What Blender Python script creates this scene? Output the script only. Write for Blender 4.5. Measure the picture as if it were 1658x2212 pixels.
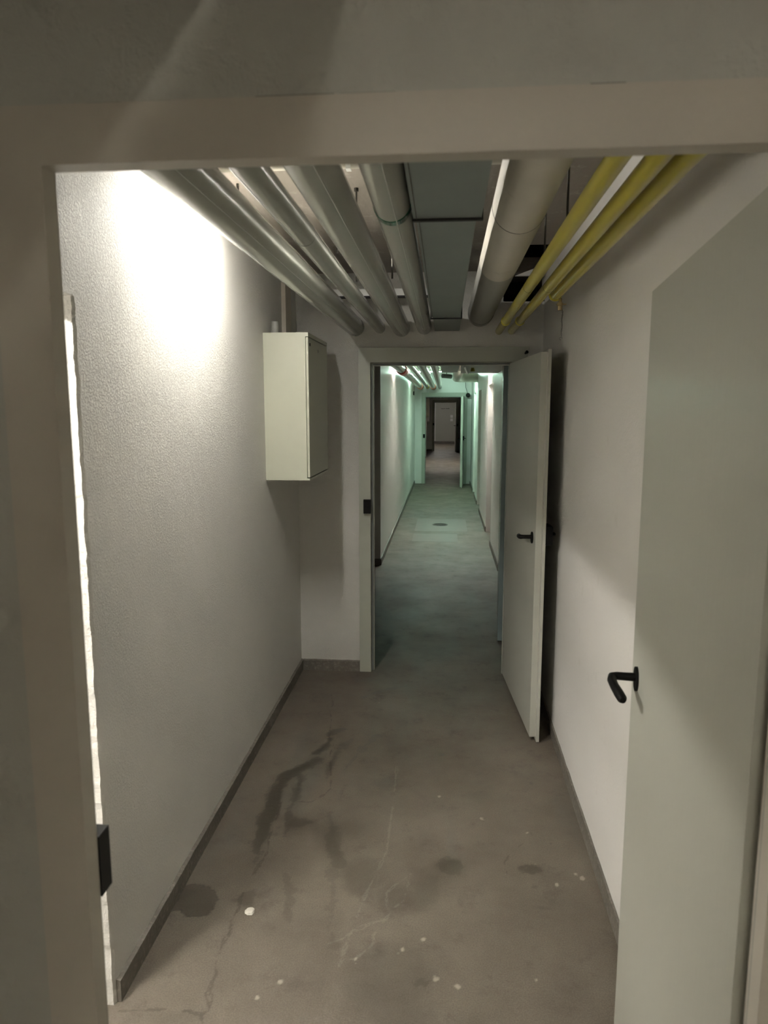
import bpy, bmesh, math, random
import numpy as np
from mathutils import Vector, Matrix, noise as mnoise
random.seed(7)
for o in list(bpy.data.objects): bpy.data.objects.remove(o)
SC = bpy.context.scene; COL = SC.collection
# ------------------------------------------------------------------ camera
F = 1533.0; EYE = 1.716
YAW = math.atan(133/math.hypot(F, 222)); PITCH = math.atan(222/F)
cam_d = bpy.data.cameras.new('camera'); cam = bpy.data.objects.new('camera', cam_d); COL.objects.link(cam)
cam_d.sensor_fit = 'VERTICAL'; cam_d.sensor_height = 36; cam_d.lens = F/2212*36
cam_d.clip_start = .02; cam_d.clip_end = 200
cam.location = (0, 0, EYE)
cam.rotation_euler = (math.pi/2 - PITCH, 0, YAW)
cam_d.dof.use_dof = True; cam_d.dof.focus_distance = 5.5; cam_d.dof.aperture_fstop = 6.5
SC.camera = cam
# ------------------------------------------------------------------ world and exposure
w = bpy.data.worlds.new('world'); SC.world = w; w.use_nodes = True
w.node_tree.nodes['Background'].inputs[0].default_value = (.9, .95, 1, 1)
w.node_tree.nodes['Background'].inputs[1].default_value = 0.0
vs = SC.view_settings; vs.view_transform = 'Standard'; vs.look = 'None'; vs.gamma = 1; vs.use_curve_mapping = False
vs.exposure = 2.45
# lamp radiances (per luminaire) and tube colours
LAMP = dict(near=78, side=185, behind=22, behind_fill=26, second=88, green=72, third=75, fourth=60)
WARM = (1, .92, .80); NEUT = (1, .97, .90); GREEN = (.60, 1, .80); COOL = (.86, .97, 1)

# ------------------------------------------------------------------ materials
def nd(nt, t, **kw):
    n = nt.nodes.new(t)
    for k, v in kw.items(): setattr(n, k, v)
    return n
def mat(name, col, rough=.6, metal=0, var=.06, vscale=3, bump=0, bscale=60, bdetail=4, spec=.5, dirt=None, dscale=1.2, stretch=None, extra=None, coat=0):
    """paint-like procedural: world-space noise mottling, optional bump and dirt"""
    m = bpy.data.materials.new(name); m.use_nodes = True; nt = m.node_tree; L = nt.links.new
    b = nt.nodes['Principled BSDF']
    b.inputs['Roughness'].default_value = rough; b.inputs['Metallic'].default_value = metal
    b.inputs['Specular IOR Level'].default_value = spec
    if coat: b.inputs['Coat Weight'].default_value = coat
    g = nd(nt, 'ShaderNodeNewGeometry'); mp = nd(nt, 'ShaderNodeMapping'); L(g.outputs['Position'], mp.inputs[0])
    if stretch: mp.inputs['Scale'].default_value = stretch
    n1 = nd(nt, 'ShaderNodeTexNoise'); n1.inputs['Scale'].default_value = vscale; n1.inputs['Detail'].default_value = 6
    L(mp.outputs[0], n1.inputs['Vector'])
    mx = nd(nt, 'ShaderNodeMix', data_type='RGBA')
    mx.inputs[6].default_value = tuple(c*(1-var*1.6) for c in col)+(1,); mx.inputs[7].default_value = tuple(min(1, c*(1+var*1.6)) for c in col)+(1,)
    L(n1.outputs[0], mx.inputs[0]); out = mx.outputs[2]
    if dirt:
        n2 = nd(nt, 'ShaderNodeTexNoise'); n2.inputs['Scale'].default_value = dscale; n2.inputs['Detail'].default_value = 10; n2.inputs['Roughness'].default_value = .7
        L(g.outputs['Position'], n2.inputs['Vector'])
        r = nd(nt, 'ShaderNodeValToRGB'); r.color_ramp.elements[0].position = dirt[1]; r.color_ramp.elements[1].position = dirt[2]
        L(n2.outputs[0], r.inputs[0])
        m2 = nd(nt, 'ShaderNodeMix', data_type='RGBA'); m2.inputs[7].default_value = tuple(dirt[0])+(1,)
        L(r.outputs[0], m2.inputs[0]); L(out, m2.inputs[6]); out = m2.outputs[2]
    L(out, b.inputs['Base Color'])
    if bump:
        n3 = nd(nt, 'ShaderNodeTexNoise'); n3.inputs['Scale'].default_value = bscale; n3.inputs['Detail'].default_value = bdetail
        L(mp.outputs[0], n3.inputs['Vector'])
        bp = nd(nt, 'ShaderNodeBump'); bp.inputs['Strength'].default_value = 1; bp.inputs['Distance'].default_value = bump
        L(n3.outputs[0], bp.inputs['Height']); L(bp.outputs[0], b.inputs['Normal'])
    if extra: extra(nt, b, g)
    return m
M = {}
def stucco_extra(dist, scale, patch):
    def f(nt, b, g):
        L = nt.links.new
        n = nd(nt, 'ShaderNodeTexNoise'); n.inputs['Scale'].default_value = scale; n.inputs['Detail'].default_value = 5; n.inputs['Roughness'].default_value = .68; n.inputs['Distortion'].default_value = .25
        n2 = nd(nt, 'ShaderNodeTexNoise'); n2.inputs['Scale'].default_value = scale*.13; n2.inputs['Detail'].default_value = 2
        n4 = nd(nt, 'ShaderNodeTexNoise'); n4.inputs['Scale'].default_value = 2.2; n4.inputs['Detail'].default_value = 3
        for q in (n, n2, n4): L(g.outputs['Position'], q.inputs['Vector'])
        r = nd(nt, 'ShaderNodeMapRange'); r.inputs[1].default_value = .42; r.inputs[2].default_value = .66; L(n.outputs[0], r.inputs[0])
        a = nd(nt, 'ShaderNodeMapRange'); a.inputs[1].default_value = .35; a.inputs[2].default_value = .65; a.inputs[3].default_value = patch; a.inputs[4].default_value = 1; L(n4.outputs[0], a.inputs[0])
        mu = nd(nt, 'ShaderNodeMath', operation='MULTIPLY'); L(r.outputs[0], mu.inputs[0]); L(a.outputs[0], mu.inputs[1])
        ad = nd(nt, 'ShaderNodeMath', operation='MULTIPLY_ADD'); L(n2.outputs[0], ad.inputs[0]); ad.inputs[1].default_value = 1.0; L(mu.outputs[0], ad.inputs[2])
        bp = nd(nt, 'ShaderNodeBump'); bp.inputs['Distance'].default_value = dist; bp.inputs['Strength'].default_value = 1
        L(ad.outputs[0], bp.inputs['Height']); L(bp.outputs[0], b.inputs['Normal'])
    return f
M['stucco'] = mat('rough white stucco', (.72, .70, .655), .62, var=.025, spec=.4, extra=stucco_extra(.0021, 150, .45))
M['plaster'] = mat('smooth white wall paint', (.72, .70, .665), .5, var=.025, spec=.4, extra=stucco_extra(.0008, 60, .2), dirt=((.60, .57, .52), .60, .85), dscale=6)
M['plaster_far'] = mat('white wall paint', (.74, .72, .685), .30, var=.02, spec=.5, bump=.0004, bscale=30)
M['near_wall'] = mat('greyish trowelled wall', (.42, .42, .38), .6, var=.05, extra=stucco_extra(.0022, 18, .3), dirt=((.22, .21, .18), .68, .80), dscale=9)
M['ceiling'] = mat('raw brown concrete ceiling', (.30, .265, .23), .8, var=.12, vscale=5, bump=.006, bscale=22, stretch=(1, .35, 1), dirt=((.45, .40, .36), .56, .72), dscale=14)
M['door'] = mat('grey green door paint', (.43, .43, .375), .38, var=.025, vscale=2.5, bump=.0004, bscale=90, stretch=(1, 1, .06))
M['frame'] = mat('grey green frame paint', (.43, .44, .375), .42, var=.03, bump=.0004, bscale=30, dirt=((.20, .18, .14), .73, .80), dscale=16)
M['frame_near'] = mat('beige grey frame paint', (.47, .44, .38), .45, var=.03, bump=.0004, bscale=30, dirt=((.20, .18, .14), .72, .80), dscale=16)
M['seal'] = mat('grey rubber seal', (.16, .17, .165), .6)
M['dark'] = mat('black plastic', (.004, .0037, .0035), .5, var=.2, spec=.14)
M['black_rubber'] = mat('black rubber', (.018, .018, .017), .6)
M['cabinet'] = mat('grey green cabinet enamel', (.50, .51, .41), .36, var=.02)
M['steel_leaf'] = mat('blue grey gloss paint', (.26, .32, .32), .25, var=.05, bump=.0004, bscale=40, stretch=(1, 1, .05))
M['silver'] = mat('pale grey foil jacket', (.37, .37, .33), .27, metal=.15, var=.06, vscale=6, bump=.0012, bscale=14, bdetail=2, stretch=(1, .2, 1), coat=.3)
M['silver_line'] = mat('foil seam', (.55, .55, .50), .25, metal=.3)
M['white_jacket'] = mat('off white canvas jacket', (.56, .53, .46), .55, var=.05, vscale=8, dirt=((.36, .33, .28), .62, .80), dscale=7)
M['grey_jacket'] = mat('grey painted jacket', (.30, .295, .265), .45, var=.06)
M['duct'] = mat('galvanised duct sheet', (.225, .25, .235), .42, metal=.25, var=.07, vscale=9)
M['yellow'] = mat('yellow lacquered pipe', (.50, .43, .035), .30, var=.14, vscale=30, stretch=(1, .04, 1), coat=.4)
M['yellow_b'] = mat('bright yellow collar', (.66, .58, .05), .35)
M['green_band'] = mat('dark green tape', (.01, .10, .05), .2, coat=.5)
M['red_band'] = mat('red tape', (.45, .015, .01), .3)
M['orange_band'] = mat('orange red tape', (.80, .20, .06), .3)
M['wire'] = mat('dark wire', (.08, .07, .06), .5)
M['rod'] = mat('dark steel rod', (.06, .055, .045), .5, metal=.5)
M['brass'] = mat('dull brass', (.35, .27, .14), .35, metal=.8)
M['white'] = mat('white enamel', (.82, .82, .80), .35, var=.01)
M['wood'] = mat('pale painted wood strip', (.60, .54, .46), .6, var=.05, stretch=(1, 1, .1), vscale=20)
M['skirting'] = mat('grey brown skirting paint', (.135, .12, .10), .55, var=.18, vscale=15, bump=.003, bscale=60, dirt=((.27, .245, .205), .52, .72), dscale=60)
M['paper'] = mat('white paper', (.80, .80, .78), .7)
M['chrome'] = mat('dull steel', (.55, .55, .53), .3, metal=.9)
M['void'] = mat('shade black shaft lining', (.02, .018, .015), .9)  # near-black colour stands in for the darkness inside the shaft
M['iron'] = mat('cast iron', (.05, .045, .04), .6, metal=.3)
M['patch'] = mat('repaired concrete patch', (.100, .086, .068), .5, var=.1, vscale=8)
def emit(name, col, s):
    m = bpy.data.materials.new(name); m.use_nodes = True; nt = m.node_tree; nt.nodes.clear()
    e = nd(nt, 'ShaderNodeEmission'); o = nd(nt, 'ShaderNodeOutputMaterial'); nt.links.new(e.outputs[0], o.inputs[0])
    e.inputs[0].default_value = tuple(col)+(1,); e.inputs[1].default_value = s
    return m
def floor_material(nm='worn brown concrete floor', k=1.0):
    m = bpy.data.materials.new(nm); m.use_nodes = True; nt = m.node_tree; L = nt.links.new
    b = nt.nodes['Principled BSDF']; g = nd(nt, 'ShaderNodeNewGeometry')
    def noise(s, d=6, r=.6, sc=None):
        n = nd(nt, 'ShaderNodeTexNoise'); n.inputs['Scale'].default_value = s; n.inputs['Detail'].default_value = d; n.inputs['Roughness'].default_value = r
        if sc:
            mp = nd(nt, 'ShaderNodeMapping'); mp.inputs['Scale'].default_value = sc; L(g.outputs['Position'], mp.inputs[0]); L(mp.outputs[0], n.inputs['Vector'])
        else: L(g.outputs['Position'], n.inputs['Vector'])
        return n.outputs[0]
    def ramp(i, a, bb, ca=(0, 0, 0), cb=(1, 1, 1)):
        r = nd(nt, 'ShaderNodeValToRGB'); r.color_ramp.elements[0].position = a; r.color_ramp.elements[1].position = bb
        r.color_ramp.elements[0].color = ca+(1,); r.color_ramp.elements[1].color = cb+(1,); L(i, r.inputs[0]); return r.outputs[0]
    def mixc(f, a, c):
        x = nd(nt, 'ShaderNodeMix', data_type='RGBA')
        for k, v in ((0, f), (6, a), (7, c)):
            if isinstance(v, tuple): x.inputs[k].default_value = v+(1,)
            elif isinstance(v, float): x.inputs[k].default_value = v
            else: L(v, x.inputs[k])
        return x.outputs[2]
    base = ramp(noise(1.7, 8, .65), .35, .68, (.112, .091, .071), (.178, .150, .121))
    base = mixc(ramp(noise(6, 10, .75), .55, .72), base, (.085, .069, .057))
    grain = ramp(noise(220, 3, .6), .3, .7, (.72, .72, .72), (1.22, 1.22, 1.22))
    x = nd(nt, 'ShaderNodeMix', data_type='RGBA', blend_type='MULTIPLY'); x.inputs[0].default_value = 1; L(base, x.inputs[6]); L(grain, x.inputs[7]); base = x.outputs[2]
    base = mixc(ramp(noise(1.1, 3, .5, (3.2, .5, 1)), .58, .75), base, (.120, .110, .094))
    at = nd(nt, 'ShaderNodeAttribute', attribute_name='marks'); sp = nd(nt, 'ShaderNodeSeparateColor'); L(at.outputs['Color'], sp.inputs[0])
    # red = damp stain, green = crack, blue = pale fleck or hairline
    st = nd(nt, 'ShaderNodeMath', operation='MULTIPLY'); L(sp.outputs[0], st.inputs[0]); st.inputs[1].default_value = .95
    base = mixc(st.outputs[0], base, (.044, .038, .028))
    base = mixc(sp.outputs[1], base, (.035, .028, .022))
    base = mixc(sp.outputs[2], base, (.55, .50, .44))
    if k != 1:
        x = nd(nt, 'ShaderNodeMix', data_type='RGBA', blend_type='MULTIPLY'); x.inputs[0].default_value = 1; L(base, x.inputs[6]); x.inputs[7].default_value = (k, k, k*.97, 1); base = x.outputs[2]
    L(base, b.inputs['Base Color'])
    rr = ramp(noise(3, 8, .7), .3, .7, (.46, .46, .46), (.66, .66, .66)); rs = mixc(sp.outputs[0], rr, (.30, .30, .30)); L(rs, b.inputs['Roughness'])
    b.inputs['Specular IOR Level'].default_value = .36
    bp = nd(nt, 'ShaderNodeBump'); bp.inputs['Distance'].default_value = .0012
    L(noise(45, 8, .7), bp.inputs['Height']); L(bp.outputs[0], b.inputs['Normal'])
    return m
M['floor'] = floor_material(k=.80)

# ------------------------------------------------------------------ helpers
def link(name, bm, m, parent=None, smooth=False, bevel=0, origin=None):
    if bevel:
        bmesh.ops.bevel(bm, geom=[e for e in bm.edges if len(e.link_faces) == 2 and e.calc_face_angle(0) > .7], offset=bevel, segments=2, affect='EDGES', profile=.6)
    if origin is None:
        origin = Vector((0, 0, 0))
        if parent is None and len(bm.verts):
            xs = [v.co for v in bm.verts]
            origin = Vector(((min(v.x for v in xs)+max(v.x for v in xs))/2, (min(v.y for v in xs)+max(v.y for v in xs))/2, min(v.z for v in xs)))
    if parent is not None: origin = world_origin(parent)
    bmesh.ops.translate(bm, verts=bm.verts, vec=-origin)
    bmesh.ops.recalc_face_normals(bm, faces=bm.faces)
    me = bpy.data.meshes.new(name); bm.to_mesh(me); bm.free()
    if smooth:
        for p in me.polygons: p.use_smooth = True
        try: me.set_sharp_from_angle(angle=.7)
        except Exception: pass
    ms = m if isinstance(m, (list, tuple)) else [m]
    for q in ms: me.materials.append(q)
    o = bpy.data.objects.new(name, me); COL.objects.link(o)
    if parent is not None: o.parent = parent
    else: o.location = origin
    return o
def world_origin(o):
    v = Vector((0, 0, 0))
    while o is not None: v += Vector(o.location); o = o.parent
    return v
def tag(o, label, cat, group=None, kind=None):
    o['label'] = label; o['category'] = cat
    if group: o['group'] = group
    if kind: o['kind'] = kind
    return o
def thing(name, loc, label, cat, group=None, kind=None):
    o = bpy.data.objects.new(name, None); COL.objects.link(o); o.location = loc; o.empty_display_size = .05
    return tag(o, label, cat, group, kind)
def box(bm, x0, x1, y0, y1, z0, z1):
    v = [bm.verts.new((x, y, z)) for x in (x0, x1) for y in (y0, y1) for z in (z0, z1)]
    for f in ((0, 1, 3, 2), (4, 6, 7, 5), (0, 4, 5, 1), (2, 3, 7, 6), (0, 2, 6, 4), (1, 5, 7, 3)): bm.faces.new([v[i] for i in f])
    return v
def B(*bs):
    bm = bmesh.new()
    for b in bs: box(bm, *b)
    return bm
def frame_of(d):
    d = Vector(d).normalized(); u = Vector((0, 0, 1)) if abs(d.z) < .9 else Vector((1, 0, 0))
    a = d.cross(u).normalized(); return d, a, a.cross(d).normalized()
def tube(bm, pts, rad, seg=16, cap=True, sx=1.0, sz=1.0):
    """sweep a circle along points; rad is a number or a list"""
    pts = [Vector(p) for p in pts]; n = len(pts)
    if not hasattr(rad, '__len__'): rad = [rad]*n
    d0, a, b = frame_of(pts[1]-pts[0]); rings = []
    for i, p in enumerate(pts):
        t = (pts[min(i+1, n-1)]-pts[max(i-1, 0)]).normalized()
        a = (a - t*a.dot(t)).normalized(); b = a.cross(t).normalized()
        rings.append([bm.verts.new(p + (a*math.cos(k*2*math.pi/seg)*sx + b*math.sin(k*2*math.pi/seg)*sz)*rad[i]) for k in range(seg)])
    for r, s in zip(rings, rings[1:]):
        for k in range(seg): bm.faces.new((r[k], r[(k+1) % seg], s[(k+1) % seg], s[k]))
    if cap:
        bm.faces.new(rings[0][::-1]); bm.faces.new(rings[-1])
    return bm
def T(pts, rad, seg=16, **k): return tube(bmesh.new(), pts, rad, seg, **k)

# ------------------------------------------------------------------ setting dimensions (metres, camera above x=0, y=0)
XL, XR, ZC = -.935, .585, 2.54          # first corridor walls, ceiling
X2L, X2R = -.705, .585                  # corridors beyond
OPL, OPR, OPZ = -.45, .385, 1.984       # door openings
Y1, Y2, Y3, Y4 = 4.47, 16.5, 29.65, 37.2
PUD= [(-0.923, 2.155), (-0.938, 2.284), (-0.905, 2.301), (-0.837, 2.293), (-0.8, 2.268), (-0.783, 2.233), (-0.778, 2.189), (-0.788, 2.145), (-0.851, 2.136), (-0.89, 2.158)]
STREAK= [(0.8, [(-0.517, 3.608, 0.015), (-0.565, 3.579, 0.02), (-0.603, 3.528, 0.013)]), (0.8, [(-0.577, 3.481, 0.015), (-0.591, 3.402, 0.022), (-0.624, 3.333, 0.018)]), (0.8, [(-0.603, 3.263, 0.022), (-0.659, 3.198, 0.04), (-0.722, 3.093, 0.03), (-0.738, 2.953, 0.033), (-0.738, 2.853, 0.032), (-0.734, 2.733, 0.035), (-0.725, 2.598, 0.031), (-0.712, 2.519, 0.023), (-0.712, 2.444, 0.013)]), (0.55, [(-0.447, 3.542, 0.008), (-0.512, 3.409, 0.016), (-0.533, 3.261, 0.017), (-0.535, 3.093, 0.009)]), (0.5, [(-0.344, 3.53, 0.016), (-0.403, 3.399, 0.016), (-0.446, 3.251, 0.011), (-0.471, 3.131, 0.005)]), (0.65, [(-0.658, 3.107, 0.016), (-0.652, 2.96, 0.017), (-0.651, 2.846, 0.012), (-0.647, 2.74, 0.009), (-0.627, 2.618, 0.004)]), (0.55, [(-0.471, 2.781, 0.009), (-0.438, 2.658, 0.024), (-0.406, 2.546, 0.03), (-0.387, 2.461, 0.026)]), (0.35, [(-0.4, 2.439, 0.016), (-0.37, 2.207, 0.014), (-0.342, 2.049, 0.013)]), (0.4, [(-0.571, 2.384, 0.009), (-0.535, 2.282, 0.015), (-0.505, 2.145, 0.011)]), (0.45, [(-0.468, 4.041, 0.012), (-0.345, 4.17, 0.016), (-0.234, 4.242, 0.008)])]
BLOB= [(0.5, -0.598, 2.719, 0.044, 0.037), (0.4, -0.356, 2.69, 0.039, 0.054), (0.55, -0.673, 2.256, 0.034, 0.04), (0.3, -0.681, 2.33, 0.032, 0.024), (0.3, -0.633, 2.269, 0.022, 0.022), (0.8, -0.92, 3.206, 0.019, 0.014), (0.8, -0.918, 3.033, 0.011, 0.008), (0.5, -0.669, 2.675, 0.013, 0.012), (0.5, -0.669, 2.629, 0.014, 0.012), (0.4, -0.685, 2.743, 0.015, 0.011), (0.55, 0.04, 2.478, 0.048, 0.046), (0.7, 0.347, 2.494, 0.032, 0.026), (1, 0.414, 3.123, 0.012, 0.015), (0.9, 0.407, 3.164, 0.006, 0.006), (0.7, 0.004, 3.367, 0.012, 0.014), (0.3, 0.165, 2.991, 0.046, 0.032), (0.4, -0.053, 2.363, 0.056, 0.103), (0.45, -0.287, 2.4, 0.075, 0.097), (0.4, -0.14, 2.283, 0.083, 0.079), (0.6, -0.066, 1.914, 0.031, 0.022), (0.3, -0.159, 1.925, 0.134, 0.156), (0.35, 0.437, 2.315, 0.036, 0.016), (0.5, 0.357, 2.282, 0.023, 0.008), (0.3, -0.101, 1.818, 0.098, 0.053), (0.4, -0.254, 3.073, 0.055, 0.046), (0.4, -0.342, 2.687, 0.042, 0.06), (0.4, -0.479, 4.326, 0.066, 0.046), (0.5, 0.344, 2.392, 0.009, 0.006), (0.9, 0.439, 2.661, 0.005, 0.005), (0.3, -0.755, 1.735, 0.059, 0.025)]
CRACK= [[(-0.671, 4.069), (-0.637, 3.918), (-0.642, 3.833), (-0.612, 3.709), (-0.597, 3.519)], [(-0.597, 3.519), (-0.554, 3.424), (-0.557, 3.312), (-0.53, 3.175), (-0.513, 3.079), (-0.503, 2.995), (-0.519, 2.95), (-0.569, 2.878), (-0.65, 2.874), (-0.699, 2.867), (-0.693, 2.762), (-0.688, 2.649), (-0.691, 2.589), (-0.674, 2.523), (-0.678, 2.468), (-0.69, 2.414), (-0.698, 2.343), (-0.703, 2.24), (-0.694, 2.196), (-0.703, 2.128), (-0.692, 2.08), (-0.699, 2.018), (-0.695, 1.938), (-0.682, 1.905), (-0.682, 1.872), (-0.682, 1.833), (-0.66, 1.791), (-0.66, 1.767), (-0.676, 1.754), (-0.662, 1.723)], [(-0.914, 1.746), (-0.84, 1.754), (-0.777, 1.764), (-0.714, 1.762), (-0.676, 1.755)], [(0.337, 2.664), (0.272, 2.581), (0.245, 2.526), (0.249, 2.461)]]
PALE= [[(-0.299, 1.99), (-0.262, 2.0), (-0.213, 2.06), (-0.213, 2.113), (-0.189, 2.172), (-0.143, 2.261)], [(-0.289, 2.119), (-0.24, 2.151), (-0.19, 2.176)], [(-0.36, 2.055), (-0.307, 2.086), (-0.289, 2.119), (-0.305, 2.029), (-0.307, 1.965)], [(-0.188, 2.302), (-0.188, 2.257), (-0.176, 2.223)], [(-0.108, 2.425), (-0.128, 2.275), (-0.161, 2.238), (-0.186, 2.177), (-0.213, 2.104), (-0.215, 2.066), (-0.257, 2.005)], [(-0.184, 2.262), (-0.191, 2.314), (-0.158, 2.363), (-0.108, 2.425)], [(-0.213, 3.219), (-0.209, 2.785), (-0.208, 2.561), (-0.233, 2.434), (-0.263, 2.299), (-0.28, 2.186)]]
SPOT= [(-0.48, 1.889, 0.007), (-0.533, 1.825, 0.004), (-0.508, 2.11, 0.004), (-0.262, 1.998, 0.005), (-0.259, 1.979, 0.004), (0.175, 2.808, 0.006), (0.356, 2.729, 0.004), (0.363, 2.526, 0.005), (0.426, 2.411, 0.008), (-0.117, 2.051, 0.005), (-0.13, 2.031, 0.003), (-0.051, 2.101, 0.004), (0.296, 1.961, 0.005), (-0.005, 2.974, 0.003), (-0.101, 3.196, 0.005), (0.188, 3.815, 0.009), (-0.207, 4.136, 0.005), (-0.136, 4.121, 0.006), (-0.37, 3.979, 0.004), (-0.01, 1.941, 0.004), (0.059, 1.916, 0.005), (0.024, 1.81, 0.004), (0.504, 2.478, 0.004), (0.527, 2.458, 0.004)]
# ------------------------------------------------------------------ floor
def floor_grid(name, xs, ys, label, marks=False, m='floor'):
    X, Y = np.meshgrid(xs, ys); nx, ny = len(xs), len(ys)
    co = np.stack([X.ravel(), Y.ravel(), np.zeros(nx*ny)], 1).astype('f')
    i = np.arange((ny-1)*nx).reshape(ny-1, nx)[:, :-1].ravel()
    q = np.stack([i, i+1, i+1+nx, i+nx], 1).astype('i')
    me = bpy.data.meshes.new(name); me.vertices.add(len(co)); me.vertices.foreach_set('co', co.ravel())
    me.loops.add(q.size); me.loops.foreach_set('vertex_index', q.ravel()); me.polygons.add(len(q))
    me.polygons.foreach_set('loop_start', np.arange(0, q.size, 4, dtype='i')); me.polygons.foreach_set('loop_total', np.full(len(q), 4, dtype='i'))
    me.update(calc_edges=True); me.materials.append(M[m])
    if marks:
        c = np.zeros((len(co), 4), 'f'); c[:, 3] = 1
        x, y = co[:, 0], co[:, 1]
        rng = np.random.RandomState(3)
        wob = np.zeros(len(co), 'f')
        for k in range(26):      # cheap band-limited wobble that frays the outlines of the stains
            fq = 30*1.13**k; a = rng.rand()*6.28; ph = rng.rand()*6.28
            wob += np.sin(fq*(x*math.cos(a)+y*math.sin(a))+ph+1.5*np.sin(fq*.4*(x*math.sin(a)-y*math.cos(a))))/(1+.12*k)
        wob *= .0034
        def seg(x0, y0, x1, y1):
            dx, dy = x1-x0, y1-y0; t = np.clip(((x-x0)*dx+(y-y0)*dy)/max(dx*dx+dy*dy, 1e-9), 0, 1)
            return np.hypot(x-x0-t*dx, y-y0-t*dy), t
        def sm(d, e): return np.clip(.5-d/e, 0, 1)
        for s, pts in STREAK:
            for p, r in zip(pts, pts[1:]):
                d, t = seg(p[0], p[1], r[0], r[1]); wd = p[2]+(r[2]-p[2])*t
                c[:, 0] = np.maximum(c[:, 0], s*sm(d-wd+wob*1.3, .006))
        for s, bx, by, rx, ry in BLOB:
            k = min(rx, ry); d = (np.sqrt(((x-bx)/max(rx, .004))**2+((y-by)/max(ry, .004))**2)-1)*max(k, .006)
            soft = .008 if s > .45 else .045
            c[:, 0] = np.maximum(c[:, 0], s*sm(d+wob*(1.5 if k > .015 else .4), soft))
        # puddle
        P = np.array(PUD); inside = np.zeros(len(co), bool); dmin = np.full(len(co), 9., 'f')
        for a, b in zip(P, np.roll(P, -1, 0)):
            cond = ((a[1] > y) != (b[1] > y)) & (x < (b[0]-a[0])*(y-a[1])/(b[1]-a[1]+1e-12)+a[0]); inside ^= cond
            dmin = np.minimum(dmin, seg(a[0], a[1], b[0], b[1])[0])
        sd = np.where(inside, -dmin, dmin)+wob*.7
        c[:, 0] = np.maximum(c[:, 0], np.where(sd > -.004, 1.0, .72)*sm(sd, .004))
        for pl, ch, s, wd in [(CRACK, 1, .55, .0014), (PALE, 2, .11, .0012)]:
            for pts in pl:
                for p, r in zip(pts, pts[1:]):
                    d, t = seg(p[0], p[1], r[0], r[1]); c[:, ch] = np.maximum(c[:, ch], s*np.clip(1.6-np.abs(d+wob*.5)/wd*.55, 0, 1))
        for sx, sy, r in SPOT:
            c[:, 2] = np.maximum(c[:, 2], .5*sm(np.hypot(x-sx, (y-sy)*.8)-r*.55+wob*.6, .004))
        at = me.color_attributes.new('marks', 'FLOAT_COLOR', 'POINT'); at.data.foreach_set('color', c.ravel())
    o = bpy.data.objects.new(name, me); COL.objects.link(o)
    return tag(o, label, 'floor', kind='structure')
xs = np.arange(XL, XR+.001, .004)
ys = np.concatenate([np.linspace(.86, 1.6, 20), np.arange(1.604, 4.5, .004), [4.53]])
floor_grid('floor', xs, ys, 'brown stained concrete floor of the nearest corridor section', True)
floor_grid('floor', np.linspace(-1.0, 1.0, 5), np.linspace(-3.2, .86, 8), 'concrete floor on the near side of the first door frame')
floor_grid('floor', np.linspace(-1.05, .70, 5), np.linspace(4.53, 37.2, 60), 'concrete floor of the far corridors beyond the open door')
floor_grid('floor', np.linspace(-2.6, XL, 5), np.linspace(.1, 2.0, 5), 'concrete floor of the bright side room on the left')

# ------------------------------------------------------------------ walls
def S(name, bm, m, label, cat='wall', **k): return tag(link(name, bm, m, origin=Vector((0, 0, 0)), **k), label, cat, kind='structure')
SY0, SY1, SZ = .98, 1.762, 2.0          # side opening in the left wall
bm = bmesh.new()                       # left wall slab with a chipped plaster edge at the opening
n = 150; zs = [0.0+(ZC+.1)*i/n for i in range(n+1)]; cols = []
for z in zs:
    j = (mnoise.noise(Vector((0, 3, z*16)))*.007+mnoise.noise(Vector((7, 3, z*55)))*.004) if z < SZ else 0
    ch = .004+.003*abs(mnoise.noise(Vector((4, 1, z*30))))
    if z > SZ: ch = 0
    c_ = .012 if z <= SZ else 0
    cols.append([bm.verts.new(p) for p in ((XL, 4.53, z), (XL, SY1+c_+j, z), (XL-ch-.0005, SY1+.002*(z <= SZ)-.0005+j, z), (XL-.13, SY1+j*.5, z), (XL-.13, 4.53, z))])
for a, b in zip(cols, cols[1:]):
    for k in range(5): bm.faces.new((a[k], a[(k+1) % 5], b[(k+1) % 5], b[k]))
bm.faces.new(cols[0]); bm.faces.new(cols[-1][::-1])
S('wall_left', bm, M['stucco'], 'rough white stucco wall on the left of the nearest corridor section')
S('wall_left', B((XL-.13, XL, .849, SY0, 0, ZC+.1), (XL-.13, XL, SY0, SY1, SZ, ZC+.1)), M['stucco'], 'wall above and before the side opening on the left')
S('wall_right', B((XR, XR+.12, .86, 4.62, 0, ZC+.1)), M['plaster'], 'smooth white painted wall on the right of the nearest corridor section')
# side room behind the left wall opening
S('wall_left', B((-2.7, -2.6, .0, 2.1, 0, ZC+.1)), M['plaster'], 'back wall of the bright side room on the left')
S('wall_front', B((-2.6, XL-.13, 1.95, 2.05, 0, ZC+.1)), M['plaster'], 'far wall of the bright side room on the left')
S('wall_back', B((-2.6, -1.02, .0, .1, 0, ZC+.1)), M['plaster'], 'near wall of the bright side room on the left')
S('wall_right', B((XL-.13, XL, .1, .80, 0, ZC+.1)), M['plaster'], 'corridor side wall of the bright side room')
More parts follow.
